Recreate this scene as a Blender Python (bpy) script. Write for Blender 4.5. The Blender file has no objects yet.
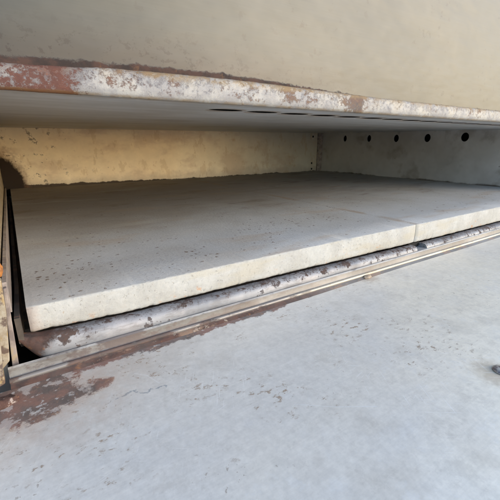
import bpy, bmesh, math, random
from mathutils import Vector, Matrix, noise as mnoise

U = 0.16          # metres per layout unit
H = 1.22          # height of the layout origin above the ground
S = bpy.context.scene
COL = S.collection

# ------------------------------------------------------------------ camera
cam_d = bpy.data.cameras.new('camera')
cam_d.sensor_width = 36.0
cam_d.lens = 353.0 / 500.0 * 36.0
cam_d.clip_start = 0.005
cam_d.clip_end = 500.0
cam = bpy.data.objects.new('camera', cam_d)
COL.objects.link(cam)
fx = Vector((554, 108, 353.0)).normalized()
fy = Vector((-246, 108, 353.0))
fy = (fy - fx * fx.dot(fy)).normalized()
fz = Vector((0, 0, 0))
c_ = fx.cross(fy)
fz = c_ if c_.y > 0 else -c_
right = Vector((fx.x, fy.x, fz.x)); up = Vector((fx.y, fy.y, fz.y)); fwd = Vector((fx.z, fy.z, fz.z))
M = Matrix(((right.x, up.x, -fwd.x, 0), (right.y, up.y, -fwd.y, 0), (right.z, up.z, -fwd.z, H), (0, 0, 0, 1)))
cam.matrix_world = M
S.camera = cam

# ------------------------------------------------------------------ light
SUN_EL, SUN_AZ = math.radians(19), math.radians(142)      # azimuth from +Y (north) clockwise
w = bpy.data.worlds.new('World'); S.world = w; w.use_nodes = True
nt = w.node_tree
bg = nt.nodes['Background']; bg.inputs[1].default_value = 0.15
sky = nt.nodes.new('ShaderNodeTexSky'); sky.sky_type = 'NISHITA'; sky.sun_disc = False
sky.sun_elevation = SUN_EL; sky.sun_rotation = SUN_AZ
sky.air_density = 1.0; sky.dust_density = 1.2; sky.ozone_density = 1.5
nt.links.new(sky.outputs[0], bg.inputs[0])
sl = bpy.data.lights.new('sun', 'SUN'); sl.energy = 0.55; sl.angle = math.radians(34); sl.color = (1.0, .98, .95)
sun = bpy.data.objects.new('sun', sl); COL.objects.link(sun)
sd = Vector((math.sin(SUN_AZ) * math.cos(SUN_EL), math.cos(SUN_AZ) * math.cos(SUN_EL), math.sin(SUN_EL)))
sun.rotation_euler = sd.to_track_quat('Z', 'Y').to_euler()
sun.location = (0, -3, 5)
S.view_settings.view_transform = 'Standard'
S.view_settings.look = 'None'
S.view_settings.exposure = 1.36
S.view_settings.gamma = 1.0

# ------------------------------------------------------------------ node helper
class V:
    """a float socket with arithmetic"""
    def __init__(s, g, sock): s.g, s.s = g, sock
    def __add__(s, o): return s.g.m('ADD', s, o)
    __radd__ = __add__
    def __sub__(s, o): return s.g.m('SUBTRACT', s, o)
    def __rsub__(s, o): return s.g.m('SUBTRACT', o, s)
    def __mul__(s, o): return s.g.m('MULTIPLY', s, o)
    __rmul__ = __mul__

class G:
    def __init__(g, name):
        g.mat = bpy.data.materials.new(name); g.mat.use_nodes = True
        g.t = g.mat.node_tree; g.n = g.t.nodes
        g.bsdf = g.n['Principled BSDF']
        geo = g.n.new('ShaderNodeNewGeometry')
        a = g.n.new('ShaderNodeVectorMath'); a.operation = 'SUBTRACT'; a.inputs[1].default_value = (0, 0, H)
        g.t.links.new(geo.outputs['Position'], a.inputs[0])
        b = g.n.new('ShaderNodeVectorMath'); b.operation = 'SCALE'; b.inputs[3].default_value = 1 / U
        g.t.links.new(a.outputs[0], b.inputs[0])
        g.p = b.outputs[0]
        s = g.n.new('ShaderNodeSeparateXYZ'); g.t.links.new(g.p, s.inputs[0])
        g.x, g.y, g.z = [V(g, s.outputs[i]) for i in range(3)]
        ns = g.n.new('ShaderNodeSeparateXYZ'); g.t.links.new(geo.outputs['True Normal'], ns.inputs[0])
        g.nz = V(g, ns.outputs[2]); g.ny = V(g, ns.outputs[1])
    def put(g, inp, v):
        if isinstance(v, V): g.t.links.new(v.s, inp)
        elif isinstance(v, (int, float)): inp.default_value = v
        elif isinstance(v, tuple): inp.default_value = (*v, 1) if len(inp.default_value) == 4 else v
        else: g.t.links.new(v, inp)
    def m(g, op, a, b=0.0):
        n = g.n.new('ShaderNodeMath'); n.operation = op
        g.put(n.inputs[0], a); g.put(n.inputs[1], b)
        return V(g, n.outputs[0])
    def mn(g, a, b): return g.m('MINIMUM', a, b)
    def mx(g, a, b): return g.m('MAXIMUM', a, b)
    def ss(g, lo, hi, v):            # smooth 0..1 ramp, lo may exceed hi
        n = g.n.new('ShaderNodeMapRange'); n.interpolation_type = 'SMOOTHSTEP'
        flip = lo > hi
        if flip: lo, hi = hi, lo
        g.put(n.inputs['Value'], v); n.inputs['From Min'].default_value = lo; n.inputs['From Max'].default_value = hi
        n.inputs['To Min'].default_value = 1.0 if flip else 0.0; n.inputs['To Max'].default_value = 0.0 if flip else 1.0
        return V(g, n.outputs['Result'])
    def vec(g, x, y, z=0.0):
        n = g.n.new('ShaderNodeCombineXYZ')
        g.put(n.inputs[0], x); g.put(n.inputs[1], y); g.put(n.inputs[2], z)
        return n.outputs[0]
    def nz_(g, scale, detail=4, rough=.55, mul=(1, 1, 1), off=0.0, vec=None, dist=0.0):
        v = vec or g.p
        a = g.n.new('ShaderNodeVectorMath'); a.operation = 'MULTIPLY_ADD'
        a.inputs[1].default_value = mul; a.inputs[2].default_value = (off, off * 1.7, off * 2.3)
        g.t.links.new(v, a.inputs[0])
        n = g.n.new('ShaderNodeTexNoise'); n.inputs['Scale'].default_value = scale
        n.inputs['Detail'].default_value = detail; n.inputs['Roughness'].default_value = rough
        n.inputs['Distortion'].default_value = dist
        g.t.links.new(a.outputs[0], n.inputs['Vector'])
        return V(g, n.outputs[0])
    def mix(g, a, b, f):
        n = g.n.new('ShaderNodeMix'); n.data_type = 'RGBA'; n.clamp_factor = True
        g.put(n.inputs[0], f); g.put(n.inputs[6], a); g.put(n.inputs[7], b)
        return n.outputs[2]
    def tone(g, c, f):               # multiply a colour by a float
        n = g.n.new('ShaderNodeVectorMath'); n.operation = 'SCALE'
        if isinstance(c, tuple): n.inputs[0].default_value = c
        else: g.t.links.new(c, n.inputs[0])
        g.put(n.inputs[3], f)
        return n.outputs[0]
    def rot(g, ang, a, b):
        c, s = math.cos(ang), math.sin(ang)
        return a * c + b * s, b * c - a * s
    def seg(g, a, b, p0, p1):        # distance to a segment in the plane (a, b)
        dx, dy = p1[0] - p0[0], p1[1] - p0[1]; L2 = dx * dx + dy * dy
        ax, ay = a - p0[0], b - p0[1]
        t = g.mn(g.mx((ax * dx + ay * dy) * (1 / L2), 0.0), 1.0)
        ex, ey = ax - t * dx, ay - t * dy
        return g.m('SQRT', ex * ex + ey * ey)
    def dist(g, a, b, c):
        ax, ay = a - c[0], b - c[1]
        return g.m('SQRT', ax * ax + ay * ay)
    def done(g, color, rough=.5, metal=0.0, height=None, bump=.2, bdist=.002, spec=None):
        g.put(g.bsdf.inputs['Base Color'], color); g.put(g.bsdf.inputs['Roughness'], rough); g.put(g.bsdf.inputs['Metallic'], metal)
        if spec is not None: g.put(g.bsdf.inputs['Specular IOR Level'], spec)
        if height is not None:
            b = g.n.new('ShaderNodeBump'); b.inputs['Strength'].default_value = bump; b.inputs['Distance'].default_value = bdist
            g.put(b.inputs['Height'], height); g.t.links.new(b.outputs[0], g.bsdf.inputs['Normal'])
        return g.mat
    def rustcol(g, off=0.0):
        a = g.mix((.036, .021, .018), (.095, .045, .032), g.ss(.35, .6, g.nz_(9, 5, .65, off=off)))
        return g.mix(a, (.19, .085, .036), g.ss(.60, .74, g.nz_(14, 4, .6, off=off + 4)))
    def scratches(g, a, b, angs, width=70, thr=.70):
        tot = None
        for i, an in enumerate(angs):
            wob = g.nz_(.7, 2, .5, off=i * 3.1 + 1) * .25
            u, v = g.rot(an, a, b + wob)
            n = g.nz_(1.0, 1, .4, vec=g.vec(u * 1.1, v * width, 0.0), off=i * 7.3)
            mk = g.ss(.50, .62, g.nz_(1.3, 3, .5, off=i * 5.7 + 20))
            s = g.ss(thr, thr + .05, n) * mk
            tot = s if tot is None else g.mx(tot, s)
        return tot

# ------------------------------------------------------------------ materials
def mat_door():
    g = G('worn_stainless_door_sheet'); x, y = g.x, g.y
    big = g.nz_(.55, 3, .5); mid = g.nz_(2.3, 5, .6, off=3); fine = g.nz_(26, 4, .65, off=8)
    c = g.mix((.71, .69, .645), (.85, .80, .685), g.ss(.40, .62, big * .45 + g.ss(.0, 3.4, x) * .28 + g.ss(2.4, .6, y) * .17))  # warm glare toward the right front is painted into the base colour
    c = g.mix(c, (.44, .40, .34), g.ss(.50, .70, mid) * .3)
    c = g.mix(c, (.56, .58, .60), g.ss(.50, .72, g.nz_(2.1, 6, .65, off=17)) * .22)
    c = g.tone(c, .78 + fine * .44)
    bl1 = g.nz_(6.5, 7, .78, off=63)
    c = g.mix(c, (.47, .43, .37), g.ss(.54, .64, bl1) * .22)
    c = g.mix(c, (.80, .81, .81), g.ss(.46, .36, bl1) * .2)
    br = g.nz_(1.0, 3, .6, vec=g.vec(x * 2.0, y * 90.0), off=66)
    c = g.tone(c, .93 + br * .14)
    # dull brown film toward the hinge corner
    film = g.ss(1.1, .1, g.dist(x * .8, y * 1.5, (0.05, 3.35))) * (.25 + mid * .8)
    c = g.mix(c, (.33, .28, .24), film * .55)
    # specks
    clus = g.ss(.45, .60, g.nz_(1.9, 3, .55, off=11.5)) * g.ss(3.4, 2.0, x) * g.ss(.75, 1.15, y)
    warp = g.nz_(21, 5, .7, off=2, mul=(.8, 1.25, 1))
    sp = g.ss(.60, .64, warp) * clus
    c = g.mix(c, (.21, .115, .05), sp * .9)
    sp2 = g.ss(.655, .69, g.nz_(31, 3, .6, off=5)) * g.ss(.47, .58, g.nz_(1.6, 3, .5, off=31)) * g.ss(.5, .9, y)
    c = g.mix(c, (.23, .17, .12), sp2 * .5)
    halo = g.ss(.53, .66, warp) * clus
    c = g.mix(c, (.42, .36, .29), halo * .5)
    tan = g.ss(.20, .05, g.dist(x * 1.0, y, (2.39, .735)) + (fine - .5) * .12)
    c = g.mix(c, (.50, .40, .27), tan * .6)
    nutst = g.ss(.15, .04, g.dist(x * .8, y, (2.45, 2.27)) + (fine - .5) * .12)
    c = g.mix(c, (.42, .33, .25), nutst * .5)
    # scratches, light
    sc = g.scratches(x, y, (.35, -.75, 1.15, -.25, 2.2), 150, .69)
    c = g.mix(c, (.80, .81, .82), sc * .15)
    hl_ = None
    for i, an in enumerate((.25, -.62, 1.05)):
        u, v = g.rot(an, x, y)
        q = g.ss(.715, .745, g.nz_(1.0, 1, .4, vec=g.vec(u * 6.0, v * 150.0), off=i * 4.7 + 70))
        hl_ = q if hl_ is None else g.mx(hl_, q)
    c = g.mix(c, (.88, .87, .85), hl_ * g.ss(.50, .62, g.nz_(1.7, 3, .6, off=91)) * .65)
    ex = None
    for pa in ([(.455, 2.02), (.515, 1.955), (.555, 1.84)], [(1.13, 1.24), (1.30, 1.10), (1.5, .97)]):
        for q in range(len(pa) - 1):
            dd = g.ss(.0055, .001, g.seg(x, y, pa[q], pa[q + 1]) + (g.nz_(16, 2, .5, off=q) - .5) * .007)
            ex = dd if ex is None else g.mx(ex, dd)
    c = g.mix(c, (.82, .83, .83), ex * .35)
    wob = (g.nz_(14, 4, .65, off=40) - .5) * .11
    bl = None
    for q0, q1 in (((.30, 1.84), (.40, 1.855)), ((.40, 1.855), (.46, 1.80)), ((.46, 1.80), (.58, 1.79))):
        dd = g.ss(.011, .002, g.seg(x + wob, y + wob, q0, q1)); bl = dd if bl is None else g.mx(bl, dd)
    c = g.mix(c, (.14, .19, .24), bl * g.ss(.42, .54, g.nz_(20, 3, .6, off=52)) * .6)
    # rust: strip along the hinge and the corner by the bolt
    rn = g.nz_(5, 6, .65, off=9); rn2 = g.nz_(1.4, 4, .6, off=14)
    dy = 2.30 - y
    strip = g.ss(.115, .03, dy + (rn - .5) * .17 + g.ss(1.0, 3.2, x) * .10)
    d0 = g.dist(x * .70, y, (-.16, 2.15)) + (rn - .5) * .28 + (rn2 - .5) * .5
    corner = g.ss(.34, .14, d0)
    streak = g.ss(.62, .50, g.nz_(1, 2, .5, off=3)) * g.ss(.10, .02, g.seg(x, y, (-.2, 1.97), (.26, 2.03)) + (rn - .5) * .11)
    rust = g.mx(g.mx(strip, corner * .9), streak * .8)
    rf = g.nz_(17, 6, .75, off=58)
    rust = g.ss(.25, .62, rust + (rf - .5) * 2.2 * g.ss(.0, .2, rust))
    rcl = g.mix(g.rustcol(1), (.20, .065, .035), g.ss(.47, .60, g.nz_(3.2, 5, .65, off=37)) * .75)
    rcl = g.mix(rcl, (.31, .145, .055), g.ss(.58, .66, rf) * .6)
    halo2 = g.ss(.75, .12, d0) * g.ss(.35, .6, rn * .5 + rf * .5)
    c = g.mix(c, (.50, .34, .24), g.mx(g.ss(.02, .5, g.mx(corner, streak)), halo2) * .5)
    c = g.mix(c, rcl, rust * .82)
    pale = g.ss(.54, .60, g.nz_(11, 5, .7, off=21)) * g.ss(.45, .22, d0) * .6
    c = g.mix(c, (.52, .46, .41), pale)
    scale_ = g.ss(.60, .66, g.nz_(22, 4, .6, off=33)) * g.mx(strip, corner)
    c = g.mix(c, (.55, .52, .48), scale_ * .6)
    rg = .40 + g.ss(.35, .65, mid) * .14 + rust * .35 + sp * .3
    h = mid * .35 + fine * .10 + sp * .25 + rust * rf * 1.6 - sc * .03
    return g.done(c, rg, .25 * (1.0 - g.mx(rust, sp)), h, .35, .0012)

def mat_stone():
    g = G('baked_cream_firebrick'); x, y, z = g.x, g.y, g.z
    top = g.ss(.5, .9, g.nz)
    fine = g.nz_(34, 4, .7); mid = g.nz_(3.2, 5, .6, off=4); big = g.nz_(.7, 4, .55, off=9)
    c = g.mix((.38, .375, .35), (.44, .44, .42), g.ss(.35, .65, mid))
    c = g.tone(c, .84 + fine * .32)
    # soot film on the baking face, with light falloff toward the back painted in
    soot_falloff = g.mix((.40, .405, .405), (.35, .335, .31), g.ss(.40, .66, big))
    soot_falloff = g.mix(soot_falloff, (.27, .235, .195), g.ss(2.9, 6.6, y + (big - .5) * 2.0) * (.85 - g.ss(2.5, 7.5, x) * .45))
    soot_falloff = g.tone(soot_falloff, .70 + mid * .26 + fine * .34)
    soot_falloff = g.mix(soot_falloff, (.47, .48, .48), g.ss(1.2, 3.2, x + (mid - .5)) * g.ss(4.0, 2.6, y) * .5)  # brighter light at the front right, also painted in
    grit = g.ss(.60, .64, g.nz_(44, 4, .7, off=97)) * g.ss(.42, .60, g.nz_(1.3, 4, .6, off=98))
    soot_falloff = g.mix(soot_falloff, (.16, .125, .095), grit * .6)
    st = g.nz_(1.0, 4, .6, vec=g.vec(x * .9, y * 2.6), off=22, dist=.6)
    soot_falloff = g.mix(soot_falloff, (.17, .135, .10), g.ss(.55, .72, st) * g.ss(3.2, 5.2, y) * .65)
    soot_falloff = g.mix(soot_falloff, (.47, .45, .41), g.ss(.56, .70, g.nz_(1.3, 4, .6, off=33, mul=(.5, 1.4, 1))) * .35)
    soot_falloff = g.mix(soot_falloff, (.36, .29, .22), g.ss(.55, .68, g.nz_(1.1, 4, .6, off=51, mul=(.6, 2.0, 1))) * .45)
    c = g.mix(c, soot_falloff, g.mx(top * g.ss(2.462, 2.492, y + (mid - .5) * .05 + (fine - .5) * .03), g.ss(2.53, 2.58, y)))
    # crumbs burnt on
    v = g.n.new('ShaderNodeTexVoronoi'); v.inputs['Scale'].default_value = 18.0; v.inputs['Randomness'].default_value = 1.0
    cw = g.nz_(55, 3, .6, off=44); cw2 = g.nz_(48, 3, .6, off=47)
    g.t.links.new(g.vec(x + (cw - .5) * .07, y + (cw2 - .5) * .07), v.inputs['Vector'])
    vd = V(g, v.outputs['Distance']); vs = g.n.new('ShaderNodeSeparateColor'); g.t.links.new(v.outputs['Color'], vs.inputs[0])
    vr = V(g, vs.outputs[0]); vg = V(g, vs.outputs[1])
    clus = g.ss(.45, .60, g.nz_(1.0, 3, .5, off=61)) * .95 + .07
    band = g.ss(.8, .15, g.m('ABSOLUTE', y - 3.15 + (big - .5) * .8))
    on = g.m('LESS_THAN', vg, clus * (.35 + band))
    crumb = g.ss(.04, -.04, vd - (.075 + vr * vr * .20) + (fine - .5) * .1) * on * top
    c = g.mix(c, g.mix((.05, .04, .035), (.15, .105, .075), vr), crumb * .9)
    # tan stain along the joint
    joint = g.ss(.10, .015, g.m('ABSOLUTE', x - 4.21) + (mid - .5) * .12) * top
    c = g.mix(c, (.32, .255, .19), joint * g.ss(.40, .6, g.nz_(1.6, 3, .5, off=71)) * .8)
    # front face wear: orange specks low down, grey scuffs, darker dry edge
    fr = 1.0 - top
    pore = g.ss(.60, .66, g.nz_(38, 5, .75, off=83)) * fr
    c = g.mix(c, (.20, .175, .14), pore * .3)
    c = g.tone(c, 1.0 - g.ss(.47, .60, g.nz_(11, 6, .75, off=87)) * fr * .05)
    osp = g.ss(.59, .64, g.nz_(15, 4, .65, off=81)) * g.ss(-1.10, -1.22, z) * fr * g.ss(.45, .6, g.nz_(1.5, 2, .5, off=6))
    c = g.mix(c, (.48, .22, .07), osp * .9)
    dsp = g.ss(.70, .73, g.nz_(30, 3, .6, off=85)) * fr
    c = g.mix(c, (.35, .29, .22), dsp * .7)
    c = g.mix(c, (.40, .37, .30), g.ss(.50, .66, g.nz_(1.4, 4, .55, off=90, mul=(1, 1, 5))) * fr * .6)
    lend = g.ss(.10, .0, x + .055 + (mid - .5) * .15) * fr
    c = g.mix(c, (.42, .30, .24), lend * .5)
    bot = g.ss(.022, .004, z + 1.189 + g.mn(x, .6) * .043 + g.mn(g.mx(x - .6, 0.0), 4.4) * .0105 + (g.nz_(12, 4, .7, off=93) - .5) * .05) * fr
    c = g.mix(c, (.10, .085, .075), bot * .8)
    return g.done(c, .80, 0.0, fine * .7 + mid * .6 + crumb * .8 - pore * .8, .5, .0016, .25)

def mat_lip():
    g = G('rust_eaten_enamel_lip'); x, z = g.x, g.z
    hn = (z - .27) * 6.2
    n1 = g.nz_(9, 8, .8, mul=(.8, 1, 1.2)); n2 = g.nz_(1.6, 4, .6, off=5); n3 = g.nz_(30, 7, .8, off=9); n5 = g.nz_(4.2, 5, .65, off=12)
    c = g.mix((.26, .255, .255), (.35, .345, .33), g.ss(.42, .58, n5))
    # fine grey lavender fretting everywhere, thicker toward the upper fold
    fret = g.ss(.485, .575, n3 * .55 + n1 * .35 + hn * .085 + (n2 - .5) * .18 + .012)
    c = g.mix(c, g.mix((.13, .118, .13), (.21, .195, .195), g.ss(.42, .58, n1)), fret * .75)
    c = g.mix(c, (.30, .235, .14), g.ss(.44, .62, hn * .16 + n5 * .5 + n1 * .3) * (.35 + g.ss(1.5, 5.0, x) * .3))
    # rust from the upper fold
    run = g.ss(.545, .635, hn * .24 + n1 * .34 + n3 * .22 + (n2 - .5) * .55)
    patch = g.ss(.54, .585, n1 * .3 + n3 * .25 + g.nz_(1.2, 4, .6, off=13, mul=(1, .1, .3)) * .48 + hn * .035 - .012 + g.mx(g.ss(.30, .0, g.m('ABSOLUTE', x - 2.18 + (n5 - .5) * .5)), g.ss(.14, .0, g.m('ABSOLUTE', x - 2.86 + (n5 - .5) * .5 + (n1 - .5) * .3))) * .075)
    rust = g.mx(run, patch * .85)
    left = g.ss(.46, .38, x + (n1 - .5) * .55 + (n3 - .5) * .35)
    lr = left * g.ss(.575, .515, n3 * .5 + n1 * .3 + g.nz_(3.4, 4, .6, off=17, mul=(.7, 1, 1.6)) * .22)
    rust = g.mx(rust, lr)
    rc = g.mix((.060, .034, .028), (.135, .060, .036), g.ss(.40, .62, n1))
    rc = g.mix(rc, (.20, .125, .06), g.ss(.48, .60, n3) * g.ss(.5, 2.2, x) * .6)
    rc = g.mix(rc, g.mix((.095, .027, .016), (.155, .043, .019), g.ss(.44, .58, n3)), left * .85)
    c = g.mix(c, rc, rust * .93)
    edge = g.mx(g.ss(.295, .277, z) * .8, g.ss(.385, .418, z + (n1 - .5) * .05) * g.ss(.3, 1.0, x) * .95)
    c = g.mix(c, (.26, .185, .095), edge * g.ss(.38, .54, n1) * .75)
    c = g.mix(c, (.15, .062, .02), g.ss(.60, .76, g.ss(.316, .272, z) * .5 + n1 * .35 + n3 * .25) * left * .9)
    return g.done(c, .50 + rust * .35, .08 * (1.0 - rust), n1 * .8 + n3 * .5 + rust * .4 - fret * .3, .55, .0018)

def mat_fascia():
    g = G('yellowed_stainless_fascia'); x, z = g.x, g.z
    n1 = g.nz_(.8, 4, .55, mul=(.6, 1, 1.4)); n2 = g.nz_(9, 5, .65, off=4, mul=(.6, 1, 1)); br = g.nz_(3, 3, .6, off=7, mul=(1, 1, 40))
    c = g.mix((.075, .073, .062), (.105, .098, .078), g.ss(.35, .65, n1 * .6 + g.ss(.5, 6.5, x) * .35))
    c = g.tone(c, .80 + n2 * .16 + br * .20)
    hl = z - (.404 + g.ss(.0, 1.2, x) * .044 - g.ss(1.6, 3.5, x) * .028)
    n4 = g.nz_(24, 6, .75, off=31, mul=(.7, 1, 1))
    gr = g.ss(.34, .02, hl + (n2 - .5) * .10 + (n1 - .5) * .2) * g.ss(3.8, .6, x)
    c = g.mix(c, (.055, .044, .036), gr * .7)
    run = g.ss(.040, .026, hl + (n4 - .5) * .07 + (n2 - .5) * .05 + (n1 - .5) * .07 + g.ss(1.4, 3.4, x) * .045)
    c = g.mix(c, g.tone(g.rustcol(3), .62), run * .92)
    fl2 = g.ss(.56, .585, n4) * gr
    c = g.mix(c, (.03, .02, .016), fl2 * .5)
    gp = g.ss(.60, .66, g.nz_(11, 4, .7, off=15)) * g.ss(.5, .62, g.nz_(1.1, 2, .5, off=19))
    c = g.mix(c, (.05, .038, .03), gp * .35)
    vm = g.ss(.69, .72, g.nz_(7, 5, .7, off=25)) * g.ss(.5, .6, g.nz_(.9, 2, .5, off=28))
    c = g.mix(c, (.04, .03, .032), vm * .45)
    return g.done(c, .40 + n2 * .1 + run * .4, .35 * (1.0 - run), n1 * 5.0 + n2 * .10 + run * n2 * .5, .25, .004)

def mat_back():
    g = G('heat_tinted_back_sheet'); x, z = g.x, g.z
    n1 = g.nz_(.5, 4, .55, mul=(1, 1, .3)); n2 = g.nz_(3.5, 5, .6, off=5); n3 = g.nz_(14, 5, .7, off=9)
    c = g.mix((.80, .68, .50), (.88, .79, .62), g.ss(.35, .65, n1))
    c = g.mix(c, (.60, .57, .50), g.ss(3.5, 8.8, x + (n1 - .5) * 3) * .75)
    c = g.mix(c, (.56, .43, .32), g.ss(.48, .62, g.nz_(.9, 4, .6, off=21, mul=(1, 1, 2))) * .5)
    c = g.mix(c, (.50, .30, .12), g.ss(.60, .70, g.nz_(1.3, 4, .6, off=17)) * .55)
    c = g.tone(c, .80 + n2 * .26 + n3 * .14)
    c = g.mix(c, (.52, .38, .22), g.ss(.56, .60, g.nz_(2.4, 6, .7, off=61, mul=(1.6, 1, .8))) * .35)
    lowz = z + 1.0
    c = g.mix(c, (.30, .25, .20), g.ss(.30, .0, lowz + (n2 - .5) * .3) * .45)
    fl = g.ss(.605, .635, g.nz_(6, 6, .75, off=30) + g.ss(1.3, .3, x) * .02) * g.ss(2.4, .4, x + (n2 - .5) * .8)
    c = g.mix(c, (.13, .11, .09), fl * .8)
    sp = g.ss(.70, .73, g.nz_(9, 4, .6, off=33))
    c = g.mix(c, (.16, .13, .10), sp * .7)
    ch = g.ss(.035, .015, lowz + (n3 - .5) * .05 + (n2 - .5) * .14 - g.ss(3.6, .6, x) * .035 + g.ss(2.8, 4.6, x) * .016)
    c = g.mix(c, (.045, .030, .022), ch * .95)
    d = g.dist((x + .16) * .95, (z + 1.0) * .52, (0.0, 0.0)) + (n3 - .5) * .10 + (n2 - .5) * .14
    hole = g.ss(.40, .335, d)
    c = g.mix(c, (.16, .085, .05), g.ss(.52, .36, d + (n3 - .5) * .16) * .6)
    c = g.mix(c, (.022, .013, .010), hole)
    return g.done(c, .45 + g.mx(ch, hole) * .4, .12 * (1.0 - g.mx(ch, hole)), n2 * .4 + n3 * .1, .3, .003)

def mat_ceiling():
    g = G('grey_streaked_ceiling_sheet'); x, y = g.x, g.y
    st = g.nz_(1.0, 5, .6, vec=g.vec(x * .7, y * 5.0), off=3); n2 = g.nz_(12, 4, .65, off=8); n1 = g.nz_(.9, 3, .5, off=14)
    c = g.mix((.55, .545, .52), (.65, .65, .64), g.ss(.38, .62, st))
    c = g.mix(c, (.40, .36, .30), g.ss(.50, .70, n1) * .4)
    c = g.mix(c, (.66, .66, .66), g.ss(.62, .70, g.nz_(1.0, 3, .5, vec=g.vec(x * 1.5, y * 26.0), off=18)) * .4)
    c = g.tone(c, .9 + n2 * .2)
    c = g.mix(c, (.42, .31, .19), g.ss(2.62, 2.53, y + (n2 - .5) * .15) * .4)
    # scorched rim on each hole of the row
    fxm = g.m('FRACT', (x - 1.5125) * (1 / .405)) - .5
    ex = fxm * .405; ey = y - 2.965
    dd = g.m('SQRT', ex * ex + ey * ey)
    ring = g.ss(.196, .172, dd + (n2 - .5) * .03) * g.ss(1.45, 1.55, x)
    c = g.mix(c, (.34, .22, .12), ring * .5)
    return g.done(c, .5, .25, st * .6 + n2 * .12, .25, .002)

def mat_wall():
    g = G('dull_aluminised_side_sheet'); y, z = g.y, g.z
    n1 = g.nz_(.8, 4, .55); n2 = g.nz_(6, 5, .65, off=4)
    c = g.mix((.56, .555, .535), (.68, .68, .67), g.ss(.38, .62, n1))
    c = g.mix(c, (.27, .24, .20), g.ss(.52, .68, g.nz_(1.6, 4, .6, off=9)) * .5)
    c = g.tone(c, .88 + n2 * .22)
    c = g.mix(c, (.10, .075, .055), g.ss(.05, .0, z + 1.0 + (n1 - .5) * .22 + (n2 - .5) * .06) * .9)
    c = g.mix(c, (.10, .07, .05), g.ss(.71, .74, n2) * .7)
    return g.done(c, .5, .3, n1 * .4 + n2 * .15, .2, .002)

def mat_tube():
    g = G('aluminised_rolled_edge'); x, z = g.x, g.z
    n1 = g.nz_(6, 6, .68); n2 = g.nz_(1.3, 4, .6, off=4); n3 = g.nz_(20, 4, .7, off=9)
    c = g.mix((.19, .20, .22), (.29, .295, .31), g.ss(.4, .6, n2))
    c = g.mix(c, (.38, .36, .36), g.ss(.52, .66, g.nz_(3, 5, .6, off=14)) * .45)
    c = g.tone(c, .80 + n3 * .36)
    c = g.mix(c, (.13, .12, .12), g.ss(.50, .62, g.nz_(2.2, 6, .7, off=24, mul=(1, 1, 5))) * .55)
    topz = g.ss(-1.34, -1.185, z + g.ss(.2, 4.6, x) * .06)
    dr = g.ss(.575, .61, n1 * .5 + n3 * .46 + topz * .07 + (n2 - .5) * .25)
    c = g.mix(c, (.055, .038, .034), dr * .85)
    up_ = g.ss(.545, .585, topz * .17 + n1 * .45 + n3 * .33)
    c = g.mix(c, (.05, .032, .027), up_ * .8)
    seam = g.ss(.53, .60, topz * .20 + g.nz_(34, 6, .78, off=77) * .55 + n1 * .2)
    c = g.mix(c, (.075, .045, .036), seam * .75)
    lft = g.ss(.05, -.06, x + (n1 - .5) * .45 - topz * .12)
    c = g.mix(c, g.tone(g.rustcol(6), .75), lft * .93)
    ru = g.mx(g.mx(dr, up_), lft)
    return g.done(c, .50 + n1 * .14 + ru * .3, .30 * (1.0 - ru), n1 * .5 + n3 * .2 + ru * .4, .4, .0012)

def mat_sill():
    g = G('grimy_hinge_sill'); x, y, z = g.x, g.y, g.z
    n1 = g.nz_(6, 6, .68, mul=(.5, 1, 1)); n2 = g.nz_(1.1, 4, .6, off=4, mul=(1, .2, .2)); n3 = g.nz_(26, 4, .7, off=9)
    c = g.mix((.14, .135, .13), (.21, .205, .20), g.ss(.4, .6, n2))
    c = g.mix(c, (.15, .13, .12), g.ss(.48, .62, n1) * .6)
    c = g.tone(c, .86 + n3 * .28)
    c = g.mix(c, (.42, .405, .38), g.ss(-1.331, -1.325, z) * g.ss(.36, .5, n1))
    # left third brown, its lower half rusted through
    lf = g.ss(2.6, .4, x + (n1 - .5) * 1.2)
    c = g.mix(c, (.10, .075, .07), lf * g.ss(.46, .56, n1) * .8)
    low = g.ss(-1.37, -1.41, z + (n1 - .5) * .05)
    ru = low * g.ss(3.4, 1.4, x + (n1 - .5) * 1.6)
    c = g.mix(c, g.rustcol(8), ru * .95)
    crust = g.ss(.58, .63, n3 * .6 + n1 * .42) * ru
    c = g.mix(c, (.40, .36, .31), crust * .8)
    c = g.mix(c, (.33, .22, .15), g.ss(.52, .62, n1) * low * .6)
    dk = g.ss(.50, .60, g.nz_(1.6, 6, .7, off=27, mul=(1, 1, 6)))
    c = g.mix(c, (.085, .07, .062), dk * g.ss(3.6, 1.0, x) * .5)
    return g.done(c, .5 + ru * .3, .35 * (1.0 - ru), n1 * .6 + n3 * .3 + crust, .5, .0014)

def mat_bead():
    g = G('cream_rolled_bead'); x = g.x
    n1 = g.nz_(7, 5, .65, mul=(.5, 1, 1)); n2 = g.nz_(1.0, 3, .5, off=4)
    c = g.mix((.46, .42, .33), (.58, .53, .42), g.ss(.4, .6, n2))
    c = g.mix(c, (.42, .30, .19), g.ss(.54, .64, n1) * .7)
    lf = g.ss(2.9, 1.7, x + (n1 - .5) * 1.2)
    c = g.mix(c, g.mix((.16, .145, .14), (.26, .245, .235), n1), lf * .95)
    ru = g.ss(.50, .58, n1 + (n2 - .5) * .4) * lf
    c = g.mix(c, g.rustcol(12), ru * .8)
    return g.done(c, .42 + ru * .3, .25 * (1.0 - ru), n1, .3, .001)

def mat_pan():
    g = G('burnt_brown_pan_side')
    n1 = g.nz_(4, 5, .6); 
    c = g.mix((.05, .042, .035), (.10, .08, .065), g.ss(.4, .6, n1))
    c = g.mix(c, (.17, .09, .06), g.ss(.55, .65, g.nz_(9, 4, .6, off=3)) * .6)
    return g.done(c, .75, 0.0, n1, .3, .001)

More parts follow.
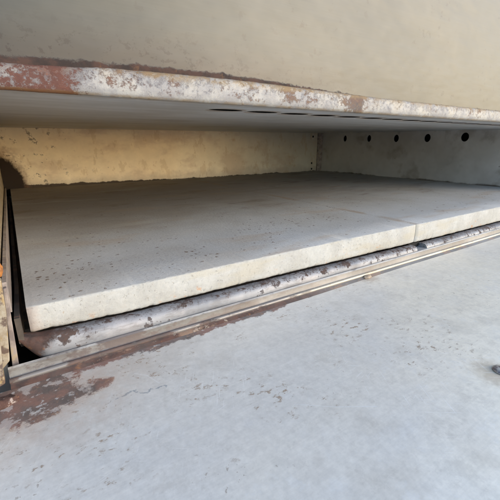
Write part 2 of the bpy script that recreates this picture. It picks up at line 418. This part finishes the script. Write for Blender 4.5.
def mat_jamb():
    g = G('yellowed_rusty_jamb'); z = g.z
    n1 = g.nz_(9, 5, .65, mul=(1.2, 1, .5)); n2 = g.nz_(20, 4, .7, off=5)
    c = g.mix((.30, .245, .17), (.38, .335, .26), g.ss(.4, .6, n2))
    c = g.mix(c, (.36, .225, .06), g.ss(.50, .60, n1) * .6)
    c = g.mix(c, (.09, .055, .045), g.ss(.55, .62, g.nz_(11, 5, .65, off=9)) * .85)
    return g.done(c, .55, .1, n1 + n2 * .4, .4, .001)

def mat_strip():
    g = G('tarnished_liner_strip')
    n1 = g.nz_(8, 5, .65)
    c = g.mix((.20, .165, .155), (.34, .29, .26), g.ss(.4, .6, n1))
    c = g.mix(c, (.42, .33, .21), g.ss(.56, .64, g.nz_(13, 4, .6, off=4)) * .7)
    return g.done(c, .5, .2, n1, .3, .001)

def mat_rust():
    g = G('flaking_rust')
    n = g.nz_(18, 5, .7)
    c = g.mix(g.rustcol(15), (.36, .30, .27), g.ss(.56, .64, n) * .8)
    return g.done(c, .8, 0.0, n, .8, .002)

def mat_bolt():
    g = G('rust_ringed_screw_steel')
    n = g.nz_(30, 4, .65)
    c = g.mix((.58, .54, .48), (.26, .21, .21), g.ss(.45, .60, n))
    return g.done(c, .4, .6, n, .3, .0006)

def mat_nut():
    g = G('tan_crusted_weld_nut')
    n = g.nz_(24, 4, .65)
    c = g.mix((.34, .27, .20), (.16, .105, .075), g.ss(.48, .60, n))
    return g.done(c, .6, .1, n, .5, .001)

def mat_dark(name='black_recess', c=(.012, .011, .010)):
    g = G(name); n = g.nz_(6)
    return g.done(g.tone(c, .7 + n * .6), .9)

def mat_orange():
    g = G('orange_rust_blister'); n = g.nz_(20)
    return g.done(g.mix((.38, .15, .035), (.20, .08, .03), g.ss(.45, .62, n)), .7, 0.0, n, .5, .001)

def mat_shell():
    g = G('brushed_outer_shell'); n = g.nz_(1.2, 4); b = g.nz_(3, 3, .6, mul=(1, 1, 30), off=4)
    return g.done(g.tone(g.mix((.40, .40, .39), (.48, .47, .45), n), .9 + b * .2), .4, .7, n, .1, .002)

def mat_ground():
    g = G('pale_concrete_ground'); n = g.nz_(.35, 6, .6); f = g.nz_(12, 5, .7, off=3)
    c = g.tone(g.mix((.34, .33, .31), (.42, .41, .385), g.ss(.35, .65, n)), .85 + f * .3)
    return g.done(c, .9, 0.0, n + f, .3, .004)

# ------------------------------------------------------------------ mesh helpers (layout units in, metres out)
def P(x, y, z): return Vector((x * U, y * U, z * U + H))

def link(name, bm, mat, parent=None, origin=None, smooth=None):
    """one mesh object; its origin is the given layout point (default: the parent's origin, or its own base)"""
    bmesh.ops.recalc_face_normals(bm, faces=bm.faces)
    for f in bm.faces: f.smooth = smooth is not None
    if origin is None:
        if parent is not None: o3 = parent.matrix_world.translation.copy() if parent.type == 'EMPTY' else parent['_o'] and Vector(parent['_o'])
        else: o3 = Vector((0, 0, 0))
    else: o3 = P(*origin)
    for v in bm.verts: v.co -= o3
    me = bpy.data.meshes.new(name); bm.to_mesh(me); bm.free()
    if mat: me.materials.append(mat)
    if smooth is not None: me.set_sharp_from_angle(angle=math.radians(smooth))
    o = bpy.data.objects.new(name, me); COL.objects.link(o)
    o['_o'] = list(o3)
    if parent is not None:
        po = Vector(parent['_o'])
        o.parent = parent; o.location = o3 - po
    else: o.location = o3
    return o

def box(bm, x0, x1, y0, y1, z0, z1, bev=0.0, seg=2):
    r = bmesh.ops.create_cube(bm, size=1.0)
    for v in r['verts']:
        v.co = P(x0 + (v.co.x + .5) * (x1 - x0), y0 + (v.co.y + .5) * (y1 - y0), z0 + (v.co.z + .5) * (z1 - z0))
    if bev:
        es = list({e for v in r['verts'] for e in v.link_edges})
        bmesh.ops.bevel(bm, geom=es, offset=bev * U, segments=seg, profile=.5, affect='EDGES')

def sweep_x(bm, xs, profile, closed=True, caps=True):
    """profile(x) -> list of (y, z); swept along xs"""
    rings = []
    for x in xs:
        rings.append([bm.verts.new(P(x, y, z)) for (y, z) in profile(x)])
    n = len(rings[0])
    for a, b in zip(rings, rings[1:]):
        for i in range(n if closed else n - 1):
            bm.faces.new((a[i], a[(i + 1) % n], b[(i + 1) % n], b[i]))
    if caps and closed:
        bm.faces.new(rings[0]); bm.faces.new(list(reversed(rings[-1])))

def prism(bm, pts, axis, a0, a1, bev=0.0):
    """polygon pts extruded along an axis ('x': pts are (y,z); 'y': (x,z); 'z': (x,y))"""
    def q(p, a):
        return P(a, *p) if axis == 'x' else P(p[0], a, p[1]) if axis == 'y' else P(p[0], p[1], a)
    A = [bm.verts.new(q(p, a0)) for p in pts]; B = [bm.verts.new(q(p, a1)) for p in pts]
    fs = [bm.faces.new(A), bm.faces.new(list(reversed(B)))]
    n = len(pts)
    for i in range(n): fs.append(bm.faces.new((A[i], B[i], B[(i + 1) % n], A[(i + 1) % n])))
    if bev:
        bmesh.ops.bevel(bm, geom=list({e for f in fs for e in f.edges}), offset=bev * U, segments=2, profile=.5, affect='EDGES')

def plate_holes(bm, rect, holes, to3, thick):
    """flat plate with round holes; rect (a0,a1,b0,b1); holes (a,b,ra,rb); to3(a,b,t)->point"""
    def layer(t):
        a0, a1, b0, b1 = rect
        loops = [[(a0, b0), (a1, b0), (a1, b1), (a0, b1)]]
        for (ca, cb, ra, rb) in holes:
            loops.append([(ca + ra * math.cos(k * math.tau / 28), cb + rb * math.sin(k * math.tau / 28)) for k in range(28)])
        vl = []; es = []
        for L in loops:
            vs = [bm.verts.new(to3(a, b, t)) for a, b in L]
            es += [bm.edges.new((vs[i], vs[(i + 1) % len(vs)])) for i in range(len(vs))]
            vl.append(vs)
        bmesh.ops.triangle_fill(bm, use_beauty=True, use_dissolve=False, edges=es)
        return vl
    A = layer(0.0); B = layer(thick)
    for va, vb in zip(A, B):
        for i in range(len(va)):
            j = (i + 1) % len(va); bm.faces.new((va[i], va[j], vb[j], vb[i]))

def rnd(x, s, k=0.0):            # smooth 1-D wobble in -1..1
    return mnoise.noise(Vector((x * s, k * 7.7 + .3, k * 3.1)))

def steps(a, b, n): return [a + (b - a) * i / n for i in range(n + 1)]

def empty(name, at):
    o = bpy.data.objects.new(name, None); COL.objects.link(o); o.empty_display_size = .1
    o.location = P(*at); o['_o'] = list(P(*at)); bpy.context.view_layer.update(); return o

GZ = -H / U                       # ground level in layout units

# ------------------------------------------------------------------ setting
bm = bmesh.new()
vs = [bm.verts.new(P(x, y, GZ)) for x, y in ((-250, -250), (250, -250), (250, 250), (-250, 250))]
bm.faces.new(vs)
gr = link('ground', bm, mat_ground()); gr['kind'] = 'structure'

# ------------------------------------------------------------------ the oven
YF, YB, XR, XL = 2.468, 9.57, 9.40, -.165
oven = empty('deck_oven', (4.7, 6.2, GZ))
oven['label'] = 'rusty stainless deck oven with its bottom-hinged door folded down flat'
oven['category'] = 'oven'

M_wall = mat_wall(); M_jamb = mat_jamb(); M_strip = mat_strip(); M_rust = mat_rust(); M_dark = mat_dark(); M_bolt = mat_bolt()
M_shell = mat_shell(); M_sill = mat_sill(); M_pan = mat_pan(); M_nut = mat_nut()

# outer shell: sides, back, top, underside
bm = bmesh.new()
box(bm, -.95, -.90, 2.62, 10.6, -4.2, 2.55); box(bm, 10.25, 10.30, 2.62, 10.6, -4.2, 2.55)
box(bm, -.90, 10.25, 10.55, 10.60, -4.2, 2.55); box(bm, -.90, 10.25, 2.62, 10.55, 2.50, 2.55)
box(bm, -.90, 10.25, 2.62, 10.55, -4.2, -4.15); box(bm, -.90, 10.25, 2.66, 2.70, -4.15, -1.62)
link('outer_shell', bm, M_shell, oven)
for lx in (-.6, 9.95):
    for ly in (3.0, 10.2):
        bm = bmesh.new(); box(bm, lx - .16, lx + .16, ly - .16, ly + .16, GZ, -4.2, .03)
        link('leg', bm, M_shell, oven)

# ceiling sheet with its row of holes
bm = bmesh.new()
hs = [(1.715 + .405 * k, 2.965, .165, .10) for k in range(19)]
plate_holes(bm, (-.16, 9.40, 2.515, 9.57), hs, lambda a, b, t: P(a, b, .272 + (b - 2.5) * .004 + t), .003)
link('ceiling_panel', bm, mat_ceiling(), oven)

# rolled front lip
def lip_top(x):
    pts = [(-.95, .385), (.05, .402), (.7, .437), (1.64, .447), (3.13, .424), (5.85, .415), (10.3, .41)]
    for (a, za), (b, zb) in zip(pts, pts[1:]):
        if x <= b: return za + (zb - za) * max(0, (x - a)) / (b - a)
    return pts[-1][1]
def lip_prof(x):
    t = lip_top(x) + rnd(x, 6, 1) * .004 + rnd(x, 30, 2) * .0022
    b = .270 + rnd(x, 5, 3) * .002 + rnd(x, 33, 4) * .0012
    w = rnd(x, 3, 5) * .004
    return [(2.515, b + .003), (2.488, b), (2.470 + w, b + .006), (2.459 + w, b + .025), (2.456 + w, b + .06),
            (2.458 + w, t - .03), (2.464 + w, t - .010), (2.480, t), (2.520, t + .003), (2.520, b + .016)]
bm = bmesh.new()
sweep_x(bm, steps(-.95, 10.3, 900), lip_prof)
link('front_lip', bm, mat_lip(), oven, smooth=50)

# fascia above the lip
bm = bmesh.new()
box(bm, -.95, 10.3, 2.492, 2.56, .36, 2.55, .012)
link('fascia', bm, mat_fascia(), oven)

# back sheet and the corner post
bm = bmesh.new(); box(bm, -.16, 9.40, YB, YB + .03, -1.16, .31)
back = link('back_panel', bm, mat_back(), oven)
for rx, rz in ((9.02, -.72), (9.03, -.92), (9.03, .18)):
    bm = bmesh.new()
    bmesh.ops.create_uvsphere(bm, u_segments=12, v_segments=8, radius=1)
    for v in bm.verts: v.co = P(rx + v.co.x * .035, YB + v.co.y * .02, rz + v.co.z * .035)
    link('rivet', bm, M_dark, back, smooth=60)
bm = bmesh.new()
prism(bm, [(9.24, YB - .003), (9.25, YB - .04), (9.33, YB - .05), (9.397, YB - .12), (9.397, YB - .003)], 'z', -1.0, .295)
link('corner_post', bm, M_strip, oven)

# right side sheet with flame-vent holes
bm = bmesh.new()
rh = [(8.445, .11, .072, .098), (7.48, .105, .078, .10), (6.53, .10, .085, .102), (5.59, .102, .09, .104), (4.63, .115, .098, .106)]
plate_holes(bm, (2.56, YB, -1.20, .30), rh, lambda a, b, t: P(XR + t, a, b), .03)
link('side_panel', bm, M_wall, oven)
bm = bmesh.new(); box(bm, 9.75, 9.80, 2.62, 10.4, -1.3, 1.0); link('burner_duct', bm, M_dark, oven)

# left side sheet, narrow liner strip along its foot
bm = bmesh.new()
prism(bm, [(2.50, -.79), (2.50, .268), (YB, .30), (YB, -1.18), (3.2, -1.18), (3.0, -.98)], 'x', -.20, XL)
lw = link('side_panel', bm, M_jamb, oven)
bm = bmesh.new()
prism(bm, [(2.46, -1.005), (2.50, -.82), (YB - .02, -.965), (YB - .02, -1.00), (3.0, -1.03)], 'x', -.152, -.128)
link('liner_strip', bm, M_strip, oven)
bm = bmesh.new()
bmesh.ops.create_icosphere(bm, subdivisions=3, radius=1)
for v in bm.verts:
    k = 1 + .25 * mnoise.noise(v.co * 2); v.co = P(-.150 + v.co.x * .022 * k, 2.47 + v.co.y * .03 * k, -.725 + v.co.z * .045 * k)
link('rust_blister', bm, mat_orange(), oven, smooth=60)

# hearth pan under the stones, with its brown side and rolled front edge
bm = bmesh.new()
box(bm, -.115, 9.40, 2.80, YB, -1.40, -1.30)
prism(bm, [(2.40, -1.03), (3.4, -1.16), (YB, -1.16), (YB, -1.30), (2.55, -1.30), (2.42, -1.21)], 'x', -.125, -.095)
pan = link('hearth_pan', bm, M_pan, oven)

def roll(x):
    k = min(1, max(0, (x + .125) / .17)); k = math.sin(k * math.pi / 2)
    top = -1.201 - .026 * min(1, max(0, x / .6)) - .0105 * min(4.4, max(0, x - .6)) + rnd(x, 4, 8) * .002
    if x < 0: top += (-x) * .25
    bot = -1.20 - (.192 * k) + rnd(x, 5, 9) * .002
    mid = (top + bot) / 2; r = (top - bot) / 2
    pts = []
    for i in range(13):
        a = math.pi / 2 + math.pi * i / 12
        pts.append((2.435 + math.cos(a) * .058 * max(.35, k) , mid + math.sin(a) * r))
    return pts + [(2.50, bot + .004), (2.50, top - .002)]
bm = bmesh.new()
sweep_x(bm, steps(-.125, 4.135, 360), roll)
SL0, SL1 = 4.135, 4.345
xs2 = steps(SL1, 9.40, 300)
sweep_x(bm, xs2, roll)
def roll_low(x):
    q = roll(x); b = [p for p in q if p[1] < -1.318]
    return [(2.50, -1.318)] + [(2.366, -1.318)] + [p for p in q[7:13]] + [(2.50, q[13][1])]
sweep_x(bm, steps(SL0, SL1, 8), roll_low)
roll_o = link('rolled_edge', bm, mat_tube(), pan, smooth=50)
bm = bmesh.new(); box(bm, SL0 - .01, SL1 + .01, 2.502, 2.52, -1.34, -1.262)
link('slot_shade', bm, M_dark, pan)  # black backing stands in for the shade inside the slot

# hinge sill: thin upright flange, cream bead, sloping foot
def sill(x):
    w = rnd(x, 2, 11) * .002
    return [(2.372, -1.322 + w), (2.362, -1.318 + w), (2.350, -1.328), (2.343, -1.372), (2.336, -1.385), (2.318, -1.389),
            (2.300, -1.402), (2.262, -1.424), (2.262, -1.47), (2.60, -1.60), (2.62, -1.585), (2.372, -1.44)]
bm = bmesh.new(); sweep_x(bm, steps(-.205, 9.9, 500), sill)
silo = link('hinge_sill', bm, M_sill, oven, smooth=35)
bm = bmesh.new()
def bead(x):
    cy, cz, r = 2.318, -1.391, .0165 + rnd(x, 8, 13) * .0012
    return [(cy + math.cos(a) * r, cz + math.sin(a) * r) for a in [math.tau * i / 10 for i in range(10)]]
sweep_x(bm, steps(-.207, 9.9, 500), bead)
link('bead', bm, mat_bead(), silo, smooth=60)
def lump(name, c, r, mat, parent, k=.25, s=2.2, flat=1.0):
    bm = bmesh.new(); bmesh.ops.create_icosphere(bm, subdivisions=3, radius=1)
    for v in bm.verts:
        q = 1 + k * mnoise.noise(v.co * s + Vector(c))
        v.co = P(c[0] + v.co.x * r[0] * q, c[1] + v.co.y * r[1] * q, c[2] + v.co.z * r[2] * q)
    return link(name, bm, mat, parent, smooth=60)
lump('weld_nut', (3.06, 2.285, -1.408), (.062, .034, .022), M_nut, silo)
lump('weld_nut', (6.62, 2.285, -1.405), (.065, .035, .030), M_rust, silo)

# left jamb: tilted hinge plates in front of the pan
bm = bmesh.new()
prism(bm, [(-.146, -.825), (-.128, -.825), (-.150, -1.36), (-.185, -1.36)], 'y', 2.40, 2.44, .004)
link('hinge_bar', bm, M_strip, oven)
bm = bmesh.new()
prism(bm, [(-.60, -.74), (-.140, -.74), (-.150, -.95), (-.183, -1.245), (-.222, -1.285), (-.60, -1.30)], 'y', 2.30, 2.36, .006)
link('jamb_plate', bm, M_jamb, oven)
bm = bmesh.new()
prism(bm, [(-.60, -.98), (-.185, -.98), (-.207, -1.20), (-.208, -1.265), (-.235, -1.275), (-.60, -1.30)], 'y', 2.10, 2.15, .006)
link('hinge_plate', bm, M_jamb, oven)
bm = bmesh.new(); box(bm, -.95, -.21, 2.44, 2.50, -1.60, .268)
link('front_frame', bm, M_shell, oven)
bm = bmesh.new(); box(bm, 9.42, 10.30, 2.47, 2.55, -1.60, .268)
link('front_frame', bm, M_shell, oven)

# door, folded down
DZ = -1.42
bm = bmesh.new()
def grid_door():
    nx, ny = 120, 40
    x0, x1, y0, y1 = -.85, 10.2, .22, 2.275
    V_ = []
    for j in range(ny + 1):
        row = []
        for i in range(nx + 1):
            x = x0 + (x1 - x0) * i / nx; y = y0 + (y1 - y0) * j / ny
            z = DZ + .006 * mnoise.noise(Vector((x * .9, y * 1.1, 2.0)))
            e = min(x - x0, x1 - x, y - y0)
            if e < .03: z -= (.03 - e) * .7
            row.append(bm.verts.new(P(x, y, z)))
        V_.append(row)
    for j in range(ny):
        for i in range(nx):
            bm.faces.new((V_[j][i], V_[j][i + 1], V_[j + 1][i + 1], V_[j + 1][i]))
    ring = [V_[0][i] for i in range(nx + 1)] + [V_[j][nx] for j in range(1, ny + 1)] + [V_[ny][i] for i in range(nx - 1, -1, -1)] + [V_[j][0] for j in range(ny - 1, 0, -1)]
    low = []
    for v in ring:
        low.append(bm.verts.new((v.co.x, v.co.y, (DZ - .26) * U + H)))
    n = len(ring)
    for i in range(n): bm.faces.new((ring[i], ring[(i + 1) % n], low[(i + 1) % n], low[i]))
    bm.faces.new(low)
grid_door()
door = link('door', bm, mat_door(), oven, smooth=40)
def screw(x, y, r, mat=M_bolt):
    bm = bmesh.new()
    prof = [(0, .5), (.55, .48), (.85, .32), (1.0, .06), (1.02, -.1)]
    n = 28; rings = []
    for (rr, zz) in prof[1:]:
        rings.append([bm.verts.new(P(x + r * rr * math.cos(a), y + r * rr * math.sin(a), DZ + .008 + zz * r * .5)) for a in [math.tau * i / n for i in range(n)]])
    for a, b in zip(rings, rings[1:]):
        for i in range(n): bm.faces.new((a[i], b[i], b[(i + 1) % n], a[(i + 1) % n]))
    # cross recess: centre sunk in
    c1 = [bm.verts.new(P(x + r * (.42 if i % 7 < 2 or i % 7 > 5 else .16) * math.cos(a), y + r * (.42 if i % 7 < 2 or i % 7 > 5 else .16) * math.sin(a), DZ + .008 + r * .24)) for i, a in enumerate([math.tau * i / n for i in range(n)])]
    for i in range(n): bm.faces.new((c1[i], rings[0][i], rings[0][(i + 1) % n], c1[(i + 1) % n]))
    c2 = [bm.verts.new(v.co - Vector((0, 0, r * .35 * U))) for v in c1]
    for i in range(n): bm.faces.new((c2[i], c1[i], c1[(i + 1) % n], c2[(i + 1) % n]))
    bm.faces.new(c2)
    return link('screw', bm, mat, door, smooth=35)
screw(2.445, .722, .056)
screw(7.2, .725, .042)
# crusted hinge bolt in the rusty corner
lump('hinge_bolt', (-.25, 2.155, DZ + .005), (.085, .045, .035), M_rust, door, .35, 2.6)

# ------------------------------------------------------------------ the two hearth stones
M_stone = mat_stone()
def stone(name, x0, x1, zt, front, label):
    bm = bmesh.new()
    n = max(60, int((x1 - x0) * 110))
    xs = steps(x0, x1, n)
    def prof(x):
        j = rnd(x, 9, 21) * .006 + rnd(x, 40, 22) * .004
        e = min(x - x0, x1 - x)
        r = .014
        f = front + rnd(x, .45, 25) * .012 + rnd(x, 7, 23) * .003 + (max(0, .05 - e) ** 2) * 6
        bot = -1.183 - .026 * min(1, max(0, x / .6)) - .0105 * min(4.4, max(0, x - .6)) + j * .8
        t = zt + rnd(x, .5, 26) * .006
        ch = max(0.0, rnd(x, 4.3, 31) - .30) * .045 + max(0.0, rnd(x, 17, 32) - .25) * .016
        cb = max(0.0, rnd(x, 5.1, 33) - .25) * .028 + max(0.0, rnd(x, 21, 34) - .2) * .014
        return [(f + .02, bot + cb * .5), (f + .004 + cb * .4, bot + .012 + cb), (f, bot + .03 + cb), (f - .004 + j * .3, (t + bot) / 2), (f, t - r - .004 - ch), (f + r * .3 + ch * .5, t - r * .35 + j * .25 - ch * .8), (f + r + ch, t + j * .15 - ch * .15),
                (f + .4, t + .001), (f + 2.0, t), (f + 4.5, t), (9.54, t), (9.54, bot)]
    sweep_x(bm, xs, prof)
    o = link(name, bm, M_stone, None, origin=((x0 + x1) / 2, 6.0, -1.30), smooth=45)
    o['label'] = label; o['category'] = 'oven stone'; o['group'] = 'hearth stones on the oven deck'
    return o
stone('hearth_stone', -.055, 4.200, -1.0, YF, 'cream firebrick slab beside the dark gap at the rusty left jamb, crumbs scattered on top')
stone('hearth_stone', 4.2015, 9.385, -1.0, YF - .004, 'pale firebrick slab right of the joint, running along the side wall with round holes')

for o in S.objects:
    if '_o' in o: del o['_o']
